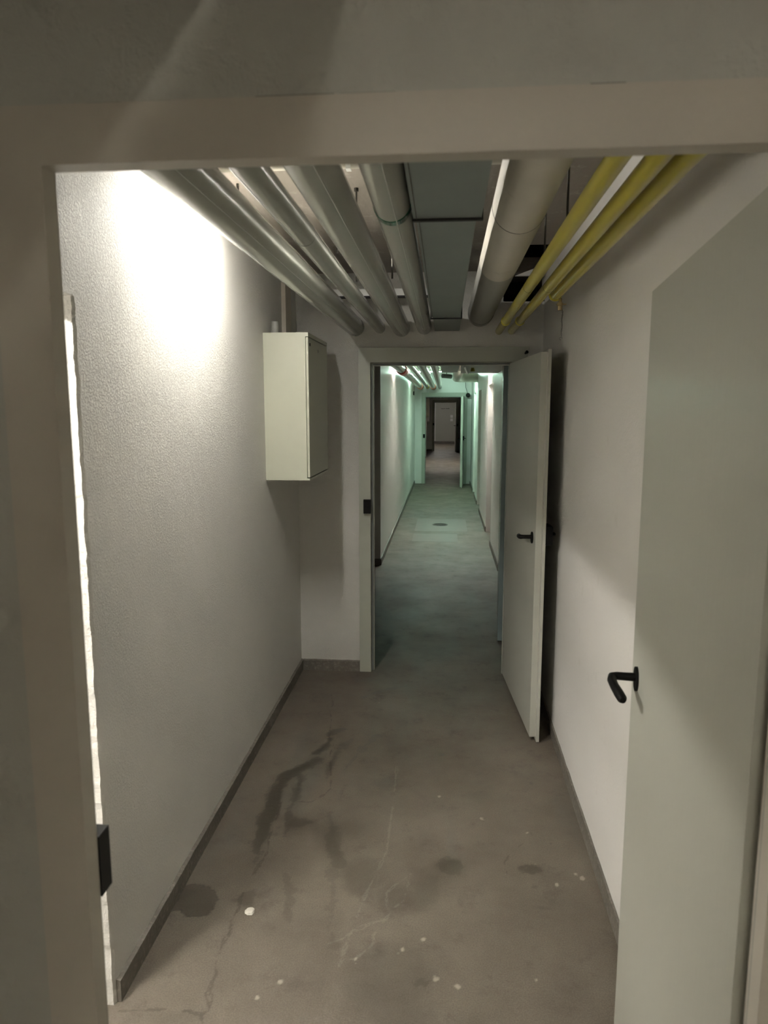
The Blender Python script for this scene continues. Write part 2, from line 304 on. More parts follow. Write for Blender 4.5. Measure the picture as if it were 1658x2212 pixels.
# door walls: a doorway wall with a hole
def doorwall(name, y0, y1, x0, x1, m, label, top=ZC+.1, oz=OPZ+.016, ol=OPL-.018, orr=OPR+.015, hole=None):
    if hole:
        hx, hz = hole
        bs = [(x0, ol, y0, y1, 0, top), (orr, x1, y0, y1, 0, hz), (orr, hx, y0, y1, hz, top), (ol, orr, y0, y1, oz, top)]
        bs[2] = None; bs = [b for b in bs if b]
        bs[2-0 if len(bs) > 2 else -1] = (ol, orr, y0, y1, oz, hz)
        bs.append((ol, hx, y0, y1, hz, top))
    else: bs = [(x0, ol, y0, y1, 0, top), (orr, x1, y0, y1, 0, top), (ol, orr, y0, y1, oz, top)]
    return S(name, B(*bs), m, label)
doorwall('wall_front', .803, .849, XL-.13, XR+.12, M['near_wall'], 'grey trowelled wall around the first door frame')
doorwall('wall_front', Y1+.008, Y1+.13, XL-.13, XR+.12, M['stucco'], 'white end wall around the second door frame', hole=(.34, 2.40))
doorwall('wall_front', Y2+.008, Y2+.13, X2L-.2, X2R+.2, M['plaster_far'], 'end wall of the green lit corridor around the third door frame')
doorwall('wall_front', Y3+.008, Y3+.13, X2L-.2, X2R+.2, M['plaster_far'], 'end wall of the pinkish corridor around the fourth door frame')
S('wall_front', B((-1.1, 1.0, Y4+.05, Y4+.15, 0, ZC+.1)), M['plaster_far'], 'last wall at the far end holding the closed door')
# far corridors
S('wall_left', B((-1.15, -1.05, Y1+.13, 7.75, 0, ZC+.1)), M['plaster_far'], 'left wall just behind the second door frame')
S('wall_left', B((X2L-.45, X2L, 7.75, Y2+.008, 0, ZC+.1)), M['plaster_far'], 'white left wall of the green lit corridor')
S('wall_left', B((X2L-.2, X2L, Y2+.13, 27.0, 0, ZC+.1), (-1.0, -.80, 27.0, Y3+.008, 0, ZC+.1)), M['plaster_far'], 'pinkish lit left wall of the third corridor')
S('wall_left', B((X2L-.2, X2L, Y3+.13, Y4+.05, 0, ZC+.1)), M['plaster_far'], 'left wall of the last corridor section')
S('wall_right', B((.66, .8, Y1+.13, 7.5, 0, ZC+.1)), M['plaster_far'], 'right wall just behind the second door frame')
segs = [(7.5, 8.97), (10.0, 11.95), (12.9, 14.0), (14.9, Y2+.008)]
bs = [(X2R, X2R+.2, a, b, 0, ZC+.1) for a, b in segs]
for a, b in ((8.97, 10.0), (11.95, 12.9), (14.0, 14.9)): bs += [(X2R, X2R+.2, a, b, 2.04, ZC+.1), (X2R+.09, X2R+.2, a, b, 0, 2.04)]
S('wall_right', B(*bs), M['plaster_far'], 'white right wall of the green lit corridor with three door recesses')
S('wall_right', B((X2R, X2R+.2, Y2+.13, Y3+.008, 0, ZC+.1)), M['plaster_far'], 'right wall of the third corridor')
S('wall_right', B((X2R, X2R+.2, Y3+.13, Y4+.05, 0, ZC+.1)), M['plaster_far'], 'right wall of the last corridor section')
# near side of the first door, around the camera
S('wall_left', B((-1.02, -.93, -3.2, .80, 0, ZC+.1)), M['plaster_far'], 'left wall beside the viewer')
S('wall_right', B((.93, 1.02, -3.2, .80, 0, ZC+.1)), M['plaster_far'], 'right wall beside the viewer')
S('wall_back', B((-1.02, 1.02, -3.3, -3.2, 0, ZC+.1)), M['plaster_far'], 'wall behind the viewer')
# ceilings; the first has a dark shaft opening in the far right corner
HX, HY = .34, 3.80
S('ceiling', B((XL-.13, HX, .849, Y1+.008, ZC, ZC+.1), (HX, XR+.12, .849, HY, ZC, ZC+.1)), M['ceiling'], 'rough brown concrete ceiling above the pipes of the nearest corridor section', 'ceiling')
S('ceiling', B((-1.02, 1.02, -3.2, .80, ZC, ZC+.1)), M['ceiling'], 'concrete ceiling above the viewer', 'ceiling')
S('ceiling', B((-1.15, .8, Y1+.13, Y4+.05, ZC, ZC+.1)), M['ceiling'], 'concrete ceiling of the far corridors', 'ceiling')
S('ceiling', B((-2.6, XL-.13, .1, 1.95, ZC, ZC+.1)), M['plaster_far'], 'ceiling of the bright side room', 'ceiling')
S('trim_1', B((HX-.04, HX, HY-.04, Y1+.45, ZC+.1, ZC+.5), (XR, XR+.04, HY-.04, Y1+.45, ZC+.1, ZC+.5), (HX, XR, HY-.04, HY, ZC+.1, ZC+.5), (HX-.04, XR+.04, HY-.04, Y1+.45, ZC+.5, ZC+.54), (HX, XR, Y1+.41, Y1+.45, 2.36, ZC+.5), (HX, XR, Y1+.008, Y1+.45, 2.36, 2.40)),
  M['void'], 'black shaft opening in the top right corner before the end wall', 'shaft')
# dropped soffit behind the second door, right half
S('trim_2', B((.165, .66, Y1+.13, 8.2, 2.12, 2.20), (.165, X2R, 8.2, 8.24, 2.12, ZC)), M['grey_jacket'], 'flat grey soffit on the right behind the second door lintel', 'soffit')
# jog faces
S('trim_3', B((-1.05, -.70, 7.70, 7.752, 0, ZC)), M['plaster_far'], 'narrow wall pier on the left behind the second door frame', 'wall pier')

# skirting
def skirt(name, x0, x1, y0, y1, label, h=.072):
    bm = bmesh.new(); along_y = (y1-y0) > (x1-x0); L0, L1 = (y0, y1) if along_y else (x0, x1)
    n = max(2, min(260, int((L1-L0)/.02))); rings = []
    for i in range(n+1):
        s = L0+(L1-L0)*i/n; j = mnoise.noise(Vector((s*14, x0, 2)))*.004; t = mnoise.noise(Vector((s*9, x1, 5)))*.0012
        if along_y: pr = [(x0, s, 0), (x1, s, 0), (x1-t, s, h-.004+j), (x0, s, h+j)] if x0 > 0 else [(x0, s, 0), (x1, s, 0), (x1+t, s, h-.004+j), (x0, s, h+j)]
        else: pr = [(s, y0, 0), (s, y1, 0), (s, y1, h+j), (s, y0+t, h-.004+j)]
        rings.append([bm.verts.new(p) for p in pr])
    for a, b in zip(rings, rings[1:]):
        for k in range(4): bm.faces.new((a[k], a[(k+1) % 4], b[(k+1) % 4], b[k]))
    bm.faces.new(rings[0]); bm.faces.new(rings[-1][::-1])
    return S(name, bm, M['skirting'], label, 'skirting')
skirt('baseboard_left', XL, XL+.013, SY1+.014, Y1+.008, 'grey brown skirting along the left stucco wall')
skirt('baseboard_right', XR-.010, XR, .93, Y1+.008, 'grey brown skirting along the right wall')
skirt('baseboard_front', XL+.013, -.545, Y1-.008, Y1+.008, 'short grey skirting on the end wall left of the door frame')
skirt('baseboard_left', X2L, X2L+.012, 7.76, Y2, 'skirting along the left wall of the green lit corridor')
skirt('baseboard_front', -1.05, -.69, 7.688, 7.70, 'short skirting on the wall pier behind the second door frame')
for a, b in segs: skirt('baseboard_right', X2R-.012, X2R, a, min(b, Y2), {7.5: 'first', 10.0: 'second', 12.9: 'third', 14.9: 'farthest'}[a]+' skirting piece on the right of the green lit corridor, between door recesses')
skirt('baseboard_front', -.80, -.545, Y3-.01, Y3+.008, 'dark skirting on the end wall of the third corridor')
skirt('baseboard_front', -.69, .57, Y4-.0, Y4+.05, 'dark sill strip under the last closed door', h=.07)

# ------------------------------------------------------------------ door frames and door leaves
def frame(Y, t, key, m, label, strike=True):
    """Y: plane on the leaf side, t: +1/-1 towards the side without leaf"""
    T_ = .12
    def yy(a, b): a, b = Y+t*a, Y+t*b; return (min(a, b), max(a, b))
    root = thing(key, (-.5, Y, 0), label, 'door frame', kind='structure')
    cw = .543
    c0, c1 = yy(-.008, .008)
    bm = B((-cw, OPL-.019, c0, c1, 0, OPZ+.108), (OPR+.014, .496, c0, c1, 0, OPZ+.108), (OPL-.019, OPR+.014, c0, c1, OPZ+.018, OPZ+.108))
    link('casing', bm, m, root, bevel=.0015)
    r0, r1 = yy(.008, .030)
    link('rebate', B((OPL-.027, OPL-.017, r0, r1, 0, OPZ+.02), (OPR+.012, OPR+.022, r0, r1, 0, OPZ+.02), (OPL-.012, OPR+.012, r0, r1, OPZ+.014, OPZ+.022)), m, root)
    l0, l1 = yy(.030, .057)
    link('lining', B((-.513, OPL, l0, l1, 0, OPZ+.062), (OPR, .45, l0, l1, 0, OPZ+.062), (OPL, OPR, l0, l1, OPZ, OPZ+.062)), m, root, bevel=.002)
    g0, g1 = yy(.022, .030)
    link('rubber_seal', B((OPL-.017, OPL-.004, g0, g1, 0, OPZ+.010), (OPR+.003, OPR+.011, g0, g1, 0, OPZ+.010), (OPL-.004, OPR+.003, g0, g1, OPZ+.004, OPZ+.012)), M['seal'], root)
    if t < 0:
        bm = bmesh.new(); e = yy(.0515, .0535)
        x = -.50
        while x < .44:
            w_ = random.uniform(.03, .16); g_ = random.uniform(.0006, .0022); box(bm, x, min(x+w_, .44), e[0], e[1], OPZ+.0622, OPZ+.0622+g_); x += w_+random.uniform(0, .05)
        z = .05
        while z < 1.98:
            w_ = random.uniform(.03, .2); g_ = random.uniform(.0004, .0014); box(bm, -.5132-g_, -.5132, e[0], e[1], z, min(z+w_, 2.0)); z += w_+random.uniform(0, .06)
        link('caulk_gap', bm, M['wire'], root)['label'] = 'dark cracked joint around the frame'
    s0, s1 = yy(-.038, -.008)
    k = link('strike_box', B((-.512, -.467, s0, s1, 1.045, 1.135)) if t < 0 else B((-.512, -.467, s0, s1, 1.06, 1.148)), M['dark'], root, bevel=.003); k['label'] = 'black strike box on the casing'
    if t > 0:
        s0, s1 = yy(-.012, -.008)
        k = link('strike_plate', B((-.500, -.466, s0, s1, 1.035, 1.061)), M['frame'], root)
    return root
def leaf(Y, t, key, L_, ang, m, label, z0=.012, z1=2.002, outer=True, hx=OPR):
    """hinged at hx, Y; opens to the side opposite of t; ang = lean of the leaf towards the right wall"""
    root = thing(key, (hx, Y-t*.014, 0), label, 'door', kind='structure')
    o = Vector(root.location); u = Vector((math.sin(ang), -t*math.cos(ang), 0)); v = Vector((math.cos(ang), t*math.sin(ang), 0))
    def W(s, q, z): return o+u*s+v*q+Vector((0, 0, z))
    def slab(bm, s0, s1, q0, q1, a, b):
        vs = [bm.verts.new(W(s, q, z)) for s in (s0, s1) for q in (q0, q1) for z in (a, b)]
        for f in ((0, 1, 3, 2), (4, 6, 7, 5), (0, 4, 5, 1), (2, 3, 7, 6), (0, 2, 6, 4), (1, 5, 7, 3)): bm.faces.new([vs[i] for i in f])
    bm = bmesh.new(); slab(bm, .0, L_, 0, .030, z0+.010, z1-.012); link('panel', bm, m, root, bevel=.0015)
    bm = bmesh.new(); slab(bm, -.006, L_+.026, .0302, .045, z0-.006, z1); link('cover_lip', bm, m, root, bevel=.003)
    for z in (.25, 1.75):
        bm = bmesh.new(); tube(bm, [W(-.006, .051, z-.05), W(-.006, .051, z+.05)], .006, 10); link('hinge', bm, m, root, smooth=True)
    def handle(q0, sg, reach):
        hs, hz = L_-.075, 1.070
        h = bpy.data.objects.new('door_handle', None)
        bm = bmesh.new(); tube(bm, [W(hs, q0, hz-.004), W(hs, q0+sg*.006, hz-.004)], .024, 24, sx=1, sz=1)
        for vv in bm.verts: vv.co.z = hz-.004+(vv.co.z-hz+.004)*1.25
        # grip: neck leaves the rose, bends sharply and runs back towards the hinge side
        pts = [W(hs, q0+sg*.004, hz), W(hs, q0+sg*.030, hz), W(hs, q0+sg*(reach-.014), hz), W(hs-.006, q0+sg*(reach-.003), hz-.001), W(hs-.022, q0+sg*reach, hz-.003),
               W(hs-.05, q0+sg*(reach-.002), hz-.006), W(hs-.085, q0+sg*(reach-.008), hz-.010), W(hs-.108, q0+sg*(reach-.013), hz-.014), W(hs-.116, q0+sg*(reach-.014), hz-.015)]
        tube(bm, pts, [.010, .0095, .0095, .011, .011, .0105, .0115, .011, .007], 14, sz=1.05)
        k = link('door_handle', bm, M['dark'], root, smooth=True); k['label'] = 'black lever handle'
        bpy.data.objects.remove(h)
    handle(0, -1, .062)
    if outer:
        bm = bmesh.new(); slab(bm, L_-.085, L_+.028, .045, .080, 1.045, 1.138); k = link('lock_case', bm, M['dark'], root, bevel=.004); k['label'] = 'black surface mounted lock case'
        bm = bmesh.new(); tube(bm, [W(L_-.04, .080, 1.09), W(L_-.04, .098, 1.09), W(L_-.05, .103, 1.088), W(L_-.12, .101, 1.083)], [.009, .009, .010, .009], 12)
        link('door_handle', bm, M['dark'], root, smooth=True)
    return root
frame(.855, -1, 'trim_4', M['frame_near'], 'first door frame closest to the viewer, beige grey, filling the picture edge')
leaf(.855, -1, 'door_1', .91, math.atan(.096/.906), M['door'], 'large grey green door leaf open against the right wall, closest to the viewer')
f2 = frame(Y1, 1, 'trim_5', M['frame'], 'second door frame, grey green, in the end wall below the pipes')
leaf(Y1, 1, 'door_2', .905, .0791, M['door'], 'open grey green door leaf with black lock at the end wall')
k = link('hinge_pin', T([(.478, Y1-.008, 2.052), (.478, Y1-.03, 2.052), (.485, Y1-.045, 2.058)], [.006, .007, .010], 10), M['dark'], f2, smooth=True)
frame(Y2, 1, 'trim_6', M['frame'], 'third door frame, tinted green, at the end of the green lit corridor')
leaf(Y2, 1, 'door_3', .90, math.radians(-3.5), M['door'], 'narrow looking green tinted door leaf open in the green lit corridor')
frame(Y3, 1, 'trim_7', M['frame'], 'fourth door frame, small and brownish, far down the corridor')
leaf(Y3, 1, 'door_4', .90, math.radians(1.5), M['door'], 'tiny open door leaf beside the fourth door frame')
# blue grey steel leaf behind the second frame
r = thing('door_5', (.41, 5.2, 0), 'blue grey glossy door leaf standing open behind the second door frame', 'door', kind='structure')
bm = bmesh.new(); a = Vector((.405, 5.15, 0)); b = Vector((.471, 6.12, 0)); n_ = Vector((1, -.06, 0))*.045
vs_ = [bm.verts.new(p+Vector((0, 0, z))) for p in (a, b, b+n_, a+n_) for z in (.01, 2.09)]
for f in ((0, 2, 3, 1), (2, 4, 5, 3), (4, 6, 7, 5), (6, 0, 1, 7), (0, 6, 4, 2), (1, 3, 5, 7)): bm.faces.new([vs_[i] for i in f])
link('panel', bm, M['steel_leaf'], r, bevel=.003)
# closed last door
r = thing('door_6', (0, Y4, 0), 'closed grey door at the very end with dark lettering and two notes', 'door', kind='structure')
link('casing', B((-.50, -.42, Y4-.03, Y4+.05, .07, 2.08), (.40, .48, Y4-.03, Y4+.05, .07, 2.08), (-.42, .40, Y4-.03, Y4+.05, 2.0, 2.08)), M['frame'], r)
link('panel', B((-.42, .40, Y4+.0, Y4+.04, .07, 2.0)), M['door'], r)
bm = bmesh.new(); x = -.235; hs = [.030, .030, .030, .042, .030, .030, .042, 0, .046, .040, .032, .040, .046, .034]
for i, h_ in enumerate(hs):
    if h_:
        zb = 1.728 if i != 3 else 1.716
        box(bm, x, x+.009, Y4-.003, Y4, zb, zb+h_); box(bm, x+.017, x+.026, Y4-.003, Y4, zb, zb+h_*.85); box(bm, x+.009, x+.017, Y4-.003, Y4, zb+h_*.4, zb+h_*.65)
    x += .0315
link('lettering', bm, M['dark'], r)
for z in (1.17, 1.35): link('paper_note', B((.25, .38, Y4-.004, Y4, z-.07, z+.07)), M['paper'], r)
# recessed side doors in the right wall of the green corridor
for i, (a, b, lab) in enumerate(((8.97, 10.0, 'first'), (11.95, 12.9, 'middle'), (14.0, 14.9, 'farthest'))):
    r = thing('door_%d' % (7+i), (X2R+.09, (a+b)/2, 0), lab+' closed side door recessed in the right wall of the green lit corridor', 'door', kind='structure')
    link('panel', B((X2R+.06, X2R+.09, a+.02, b-.02, .01, 2.02)), M['door'], r, bevel=.002)

# ------------------------------------------------------------------ pipes
def pipe_bm(x, z, r, y0, y1, seg=40, wav=0.0, step=.12):
    n = max(2, int((y1-y0)/step)) if wav else 1
    pts = [(x, y0+(y1-y0)*i/n, z) for i in range(n+1)]
    bm = T(pts, r, seg)
    if wav:
        for v in bm.verts:
            d = Vector((v.co.x-x, 0, v.co.z-z)); k = 1+wav*mnoise.noise(Vector((v.co.x*9, v.co.y*1.7, v.co.z*9)))
            v.co.x = x+d.x*k; v.co.z = z+d.z*k
    return bm
def ring(x, z, r, y, wdt, dr=.0012): return T([(x, y-wdt/2, z), (x, y+wdt/2, z)], r+dr, 40)
def pipe(x, z, r, y0, y1, m, label, bands=(), wav=.03, lip=None, name='insulated_pipe', cat='pipe', group=None):
    root = thing(name, (x, (y0+y1)/2, z-r), label, cat, group)
    link('jacket' if name == 'insulated_pipe' else 'pipe_body', pipe_bm(x, z, r, y0, y1, wav=wav), m, root, smooth=True)
    for (nm, y, wd, bmat, dr) in bands: link(nm, ring(x, z, r, y, wd, dr), bmat, root, smooth=True)
    if lip:            # overlapping foil edge running along the pipe
        a = math.radians(lip); px, pz = x+(r+.0006)*math.cos(a), z+(r+.0006)*math.sin(a)
        link('foil_edge', T([(px, y0+.001, pz), (px, y1-.001, pz)], .0016, 8), M['silver_line'], root, smooth=True)
    return root
P = [(-.563, 2.220, .057, 'leftmost'), (-.410, 2.213, .034, 'second from the left, thinner'), (-.277, 2.211, .053, 'third from the left'), (-.137, 2.216, .046, 'fourth from the left')]
E0, E1 = .852, Y1+.006
lips = [-50, None, -60, -75]
for i, (x, z, r, wn) in enumerate(P):
    bands = [('joint_seam', 4.38, .004, M['wire'], .0004)] if i in (0, 2) else []
    if i == 3: bands = [('green_band', 1.835, .032, M['green_band'], .0014)]
    if i == 1: bands = [('joint_seam', 2.1, .003, M['wire'], .0004)]
    nm = {0: 'leftmost glossy grey pipe under the ceiling of the nearest section', 1: 'thin glossy grey pipe, second from the left under the nearest ceiling',
          2: 'thick glossy grey pipe, third from the left under the nearest ceiling', 3: 'glossy grey pipe with a dark green band beside the duct'}[i]
    pipe(x, z, r, E0, E1, M['silver'], nm, bands, lip=lips[i])
    b2 = []
    if i == 0: b2 = [('red_band', 9.3, .40, M['red_band'], .012)]
    if i in (0, 2): b2.append(('orange_band', Y2-.50, .80, M['orange_band'], .010))
    if i == 1: b2.append(('yellow_band', Y2-.50, .60, M['yellow_b'], .008))
    pipe(x, z, r, Y1+.14, Y2+.006, M['silver'], {0: 'leftmost grey pipe in the green lit corridor, red band and orange end', 1: 'thin grey pipe with yellow end in the green lit corridor',
         2: 'thick grey pipe with orange end in the green lit corridor', 3: 'fourth grey pipe in the green lit corridor, without coloured band'}[i], b2)
    pipe(x, z, r, Y2+.14, Y3+.006, M['silver'], ['leftmost', 'second', 'third', 'fourth'][i]+' pipe hidden high in the third corridor', (), wav=0)
    pipe(x, z, r, -3.19, .800, M['silver'], ['leftmost', 'second', 'third', 'fourth'][i]+' pipe overhead beside the viewer', (), wav=0)
# big light coloured pipe
bx, bz, br = .203, 2.290, .077
root = thing('large_pipe', (bx, 2.7, bz-br), 'large off white pipe right of the duct, turning grey towards the end wall', 'pipe')
link('jacket', pipe_bm(bx, bz, br, E0, 2.93, 56, .012), M['white_jacket'], root, smooth=True)['label'] = 'off white front length'
link('jacket', pipe_bm(bx, bz, br-.001, 2.93, E1, 56, .012), M['grey_jacket'], root, smooth=True)['label'] = 'grey rear length'
for y in (1.50, 2.15): link('binding_wire', ring(bx, bz, br, y, .003, .0010), M['wire'], root, smooth=True)
link('joint_seam', ring(bx, bz, br, 4.36, .004, .0006), M['wire'], root, smooth=True)
root = thing('large_pipe', (.2, 11, bz-br), 'large white pipe elbowing into the right wall of the green lit corridor', 'pipe')
pts = [(.19, 9.5, bz), (.19, 13.2, bz)]+[(.19+.18*(1-math.cos(a)), 13.2+.18*math.sin(a), bz) for a in [math.pi/2*k/8 for k in range(1, 9)]]+[(X2R-.001, 13.38, bz)]
link('jacket', T(pts, .082, 40), M['white_jacket'], root, smooth=True)
# yellow pipes
for i, (x, z, r, y1) in enumerate(((.317, 2.187, .0215, E1), (.393, 2.187, .0215, E1), (.456, 2.196, .024, 3.16))):
    bands = [('joint_line', 2.90, .003, M['wire'], .0005), ('collar', 3.98, .016, M['yellow_b'], .0035)] if i < 2 else [('end_cap', 3.152, .022, M['yellow_b'], .003)]
    pipe(x, z, r, E0, y1, M['yellow'], ['left one of the two long yellow pipes on the right', 'middle yellow pipe, reaching the end wall', 'short yellow pipe nearest the right wall, ending at a valve'][i], bands, wav=0, name='yellow_pipe')
root = thing('drain_valve', (.474, 3.13, 2.10), 'small brass valve with hanging chain under the short yellow pipe', 'valve')
link('valve_body', T([(.474, 3.13, 2.176), (.474, 3.13, 2.160), (.474, 3.13, 2.158), (.474, 3.13, 2.148), (.474, 3.13, 2.146), (.474, 3.13, 2.128)], [.007, .007, .013, .013, .010, .010], 12), M['brass'], root, smooth=False)
link('lever', T([(.458, 3.13, 2.150), (.500, 3.13, 2.153)], [.004, .003], 8), M['brass'], root)
bm = bmesh.new()
for k in range(17):
    z = 2.128-.0065*k; xk = .484+.001*math.sin(k*.8)
    a_ = [(xk+.0022*math.cos(t)*(1 if k % 2 else 0), 3.13+.0022*math.cos(t)*(0 if k % 2 else 1), z+.0042*math.sin(t)) for t in [2*math.pi*q/8 for q in range(9)]]
    tube(bm, a_, .0007, 5)
tube(bm, [(.482+.006*math.cos(t), 3.13, 2.012+.006*math.sin(t)) for t in [2*math.pi*q/12 for q in range(10)]], .0008, 5)
link('chain', bm, M['rod'], root)
# duct
root = thing('air_duct', (0, 2.7, 2.19), 'rectangular galvanised duct along the middle of the ceiling', 'duct')
link('duct_section', B((-.086, .083, E0, 1.86, 2.186, 2.268)), M['duct'], root, bevel=.003)['label'] = 'wider front section'
link('duct_section', B((-.080, .071, 1.86, 3.81, 2.190, 2.268)), M['duct'], root, bevel=.003)
link('duct_section', B((-.072, .078, 3.81, E1, 2.190, 2.268)), M['duct'], root, bevel=.003)
for y, a_, b_ in ((1.862, -.089, .087), (3.812, -.085, .080)):
    link('duct_strap', B((a_, b_, y-.006, y+.006, 2.180, 2.1862), (a_, a_+.006, y-.006, y+.006, 2.1862, 2.272), (b_-.006, b_, y-.006, y+.006, 2.1862, 2.272)), M['black_rubber'], root, bevel=.001)
link('duct_edge', B((-.079, -.077, E0, 1.855, 2.1845, 2.186), (-.074, -.072, 1.87, 3.80, 2.1885, 2.190)), M['wire'], root)
root = thing('air_duct', (0.05, 7, 2.19), 'continuing sheet metal duct behind the second door lintel', 'duct')
link('duct_section', B((-.06, .15, Y1+.14, 9.4, 2.19, 2.32)), M['duct'], root, bevel=.003)
# hangers, cross trunking, ceiling conduit
def hanger(x, y, z0, label):
    r = thing('hanger_rod', (x, y, z0), label, 'rod', group='hanger rods')
    link('rod', T([(x, y, z0), (x, y, ZC)], .0035, 10), M['rod'], r, smooth=True)
    link('ceiling_nut', T([(x, y, ZC-.012), (x, y, ZC)], .009, 6), M['rod'], r)
    return r
hanger(-.205, 2.75, 2.20, 'rod between the third and fourth grey pipes')
hanger(-.345, 2.30, 2.20, 'rod between the second and third grey pipes, closer one')
hanger(-.345, 2.80, 2.20, 'rod between the second and third grey pipes, farther one')
hanger(.345, 2.20, 2.205, 'rod behind the left yellow pipe, closer one')
hanger(.345, 2.68, 2.205, 'rod behind the left yellow pipe, farther one')
r = thing('cable_trunking', (-.35, 4.24, 2.36), 'white trunking lying crosswise above the grey pipes near the end wall', 'trunking')
link('channel', B((-.80, -.11, 4.20, 4.26, 2.362, 2.400)), M['white'], r, bevel=.002)
link('bottom_edge', B((-.80, -.11, 4.196, 4.262, 2.356, 2.362)), M['black_rubber'], r)
link('bracket', B((-.50, -.47, 4.215, 4.245, 2.315, 2.356)), M['white'], r)
r = thing('cable_conduit', (-.35, 2.58, 2.50), 'pale conduit crossing the ceiling above the grey pipes', 'conduit')
link('tube', T([(-.93, 2.47, 2.515), (.30, 2.47, 2.515)], .011, 12), M['white_jacket'], r, smooth=True)
for x in (-.33, -.02): link('clip', B((x-.008, x+.008, 2.455, 2.485, 2.50, ZC)), M['white'], r, bevel=.002)
tag(link('ceiling_hook', T([(.36, 2.05, ZC), (.36, 2.05, 2.475), (.366, 2.05, 2.465)], .006, 8), M['iron'], smooth=True), 'dark iron hook in the ceiling beside the yellow pipes', 'hook')
bm = bmesh.new(); vs_ = [bm.verts.new(p) for p in ((.40, 4.42, 2.50), (.575, 4.42, 2.50), (.575, 4.40, 2.56), (.40, 4.424, 2.497), (.575, 4.424, 2.497), (.575, 4.404, 2.557))]
for f in ((0, 1, 2), (5, 4, 3), (0, 3, 4, 1), (1, 4, 5, 2), (2, 5, 3, 0)): bm.faces.new([vs_[i] for i in f])
tag(link('lit_triangle', bm, M['white']), 'pale triangle standing in for a lit part in the black shaft opening', 'sheet')  # white shape in place of something catching light in the shaft
# small yellow stub and dark bits behind the second lintel
r = thing('yellow_pipe', (.25, 7.0, 2.12), 'short yellow pipe stub under the grey soffit behind the second lintel', 'pipe')
link('pipe_body', T([(.262, 7.2, 2.17), (.262, 7.2, 2.105), (.262, 7.2, 2.105), (.262, 7.2, 2.085)], [.016, .016, .021, .021], 16), M['yellow'], r)
tag(link('white_conduit', T([(.17, 6.8, 2.112), (.235, 8.15, 2.112)], .010, 12), M['white'], smooth=True), 'thin white conduit on the grey soffit behind the second lintel', 'conduit')
for k, (ya, za) in enumerate(((11.3, 2.33), (11.9, 2.26))):
    r = thing('cross_pipe', (.0, ya, za-.035), ['upper', 'lower'][k]+' blue grey pipe crossing in front of the white elbow pipe', 'pipe')
    link('pipe_body', T([(-.06, ya, za), (.085, ya+.1, za-.01)], .035, 20), M['duct'], r, smooth=True)
    link('hanger', T([(.01, ya+.05, za), (.01, ya+.05, ZC)], .005, 8), M['rod'], r)

# ------------------------------------------------------------------ cabinets and things on the walls
def cabinet(x0, x1, y0, y1, z0, z1, label):
    r = thing('wall_cabinet', (x0, (y0+y1)/2, z0), label, 'cabinet', )
    link('body', B((x0, x1-.014, y0, y1, z0, z1)), M['cabinet'], r, bevel=.0015)
    d = link('door', B((x1-.012, x1, y0+.004, y1-.003, z0+.016, z1-.024)), M['cabinet'], r, bevel=.0015)
    link('top_rail', B((x1-.014, x1+.001, y0, y1, z1-.020, z1)), M['cabinet'], r, bevel=.001)
    link('bottom_rail', B((x1-.014, x1, y0, y1, z0, z0+.010)), M['cabinet'], r, bevel=.001)
    link('lock', T([(x1, y0+.27, z1-.075), (x1+.004, y0+.27, z1-.075)], .009, 16), M['chrome'], d, smooth=True)
    link('keyhole', B((x1+.004, x1+.0046, y0+.267, y0+.273, z1-.082, z1-.068)), M['dark'], d)
    link('hinge', B((x1, x1+.004, y0+.04, y0+.05, z1-.065, z1-.050)), M['dark'], d)
    return r
cabinet(XL, -.702, 3.652, 4.235, 1.347, 2.103, 'grey green metal cabinet on the left stucco wall')
tag(link('conduit_stub', T([(-.898, 3.77, 2.103), (-.898, 3.77, 2.150), (-.898, 3.77, 2.165), (-.898, 3.77, 2.172)], [.022, .021, .0195, .0185], 20), M['grey_jacket'], smooth=True), 'short grey green conduit stub standing on the metal cabinet', 'conduit')
tag(link('wooden_batten', B((XL, XL+.024, 4.09, 4.235, 2.104, ZC)), M['wood'], bevel=.002), 'pale wooden batten rising from the metal cabinet to the ceiling', 'batten')
cabinet(X2L, -.60, 26.2, 26.9, 1.44, 2.10, 'small looking distant cabinet on the left of the third corridor')
tag(link('junction_box', B((X2L, -.60, 26.3, 26.7, 1.27, 1.435)), M['white'], bevel=.004), 'white box below the distant cabinet in the third corridor', 'box')
r = thing('alarm_bell', (.52, 16.3, 1.95), 'black round bell at the top right of the third door frame', 'bell')
link('bell_body', T([(.50, 16.38, 2.03), (.50, 16.30, 2.03), (.50, 16.26, 2.03)], [.05, .05, .03], 20), M['dark'], r, smooth=True)
link('cable', T([(.50, 16.40, 2.06), (.45, 16.42, 2.2), (.44, 16.42, 2.5)], .004, 8), M['dark'], r, smooth=True)
tag(link('wall_switch', B((X2L, X2L+.02, 15.6, 15.7, 2.02, 2.10)), M['dark'], bevel=.003), 'tiny dark box high on the left wall of the green lit corridor', 'switch')
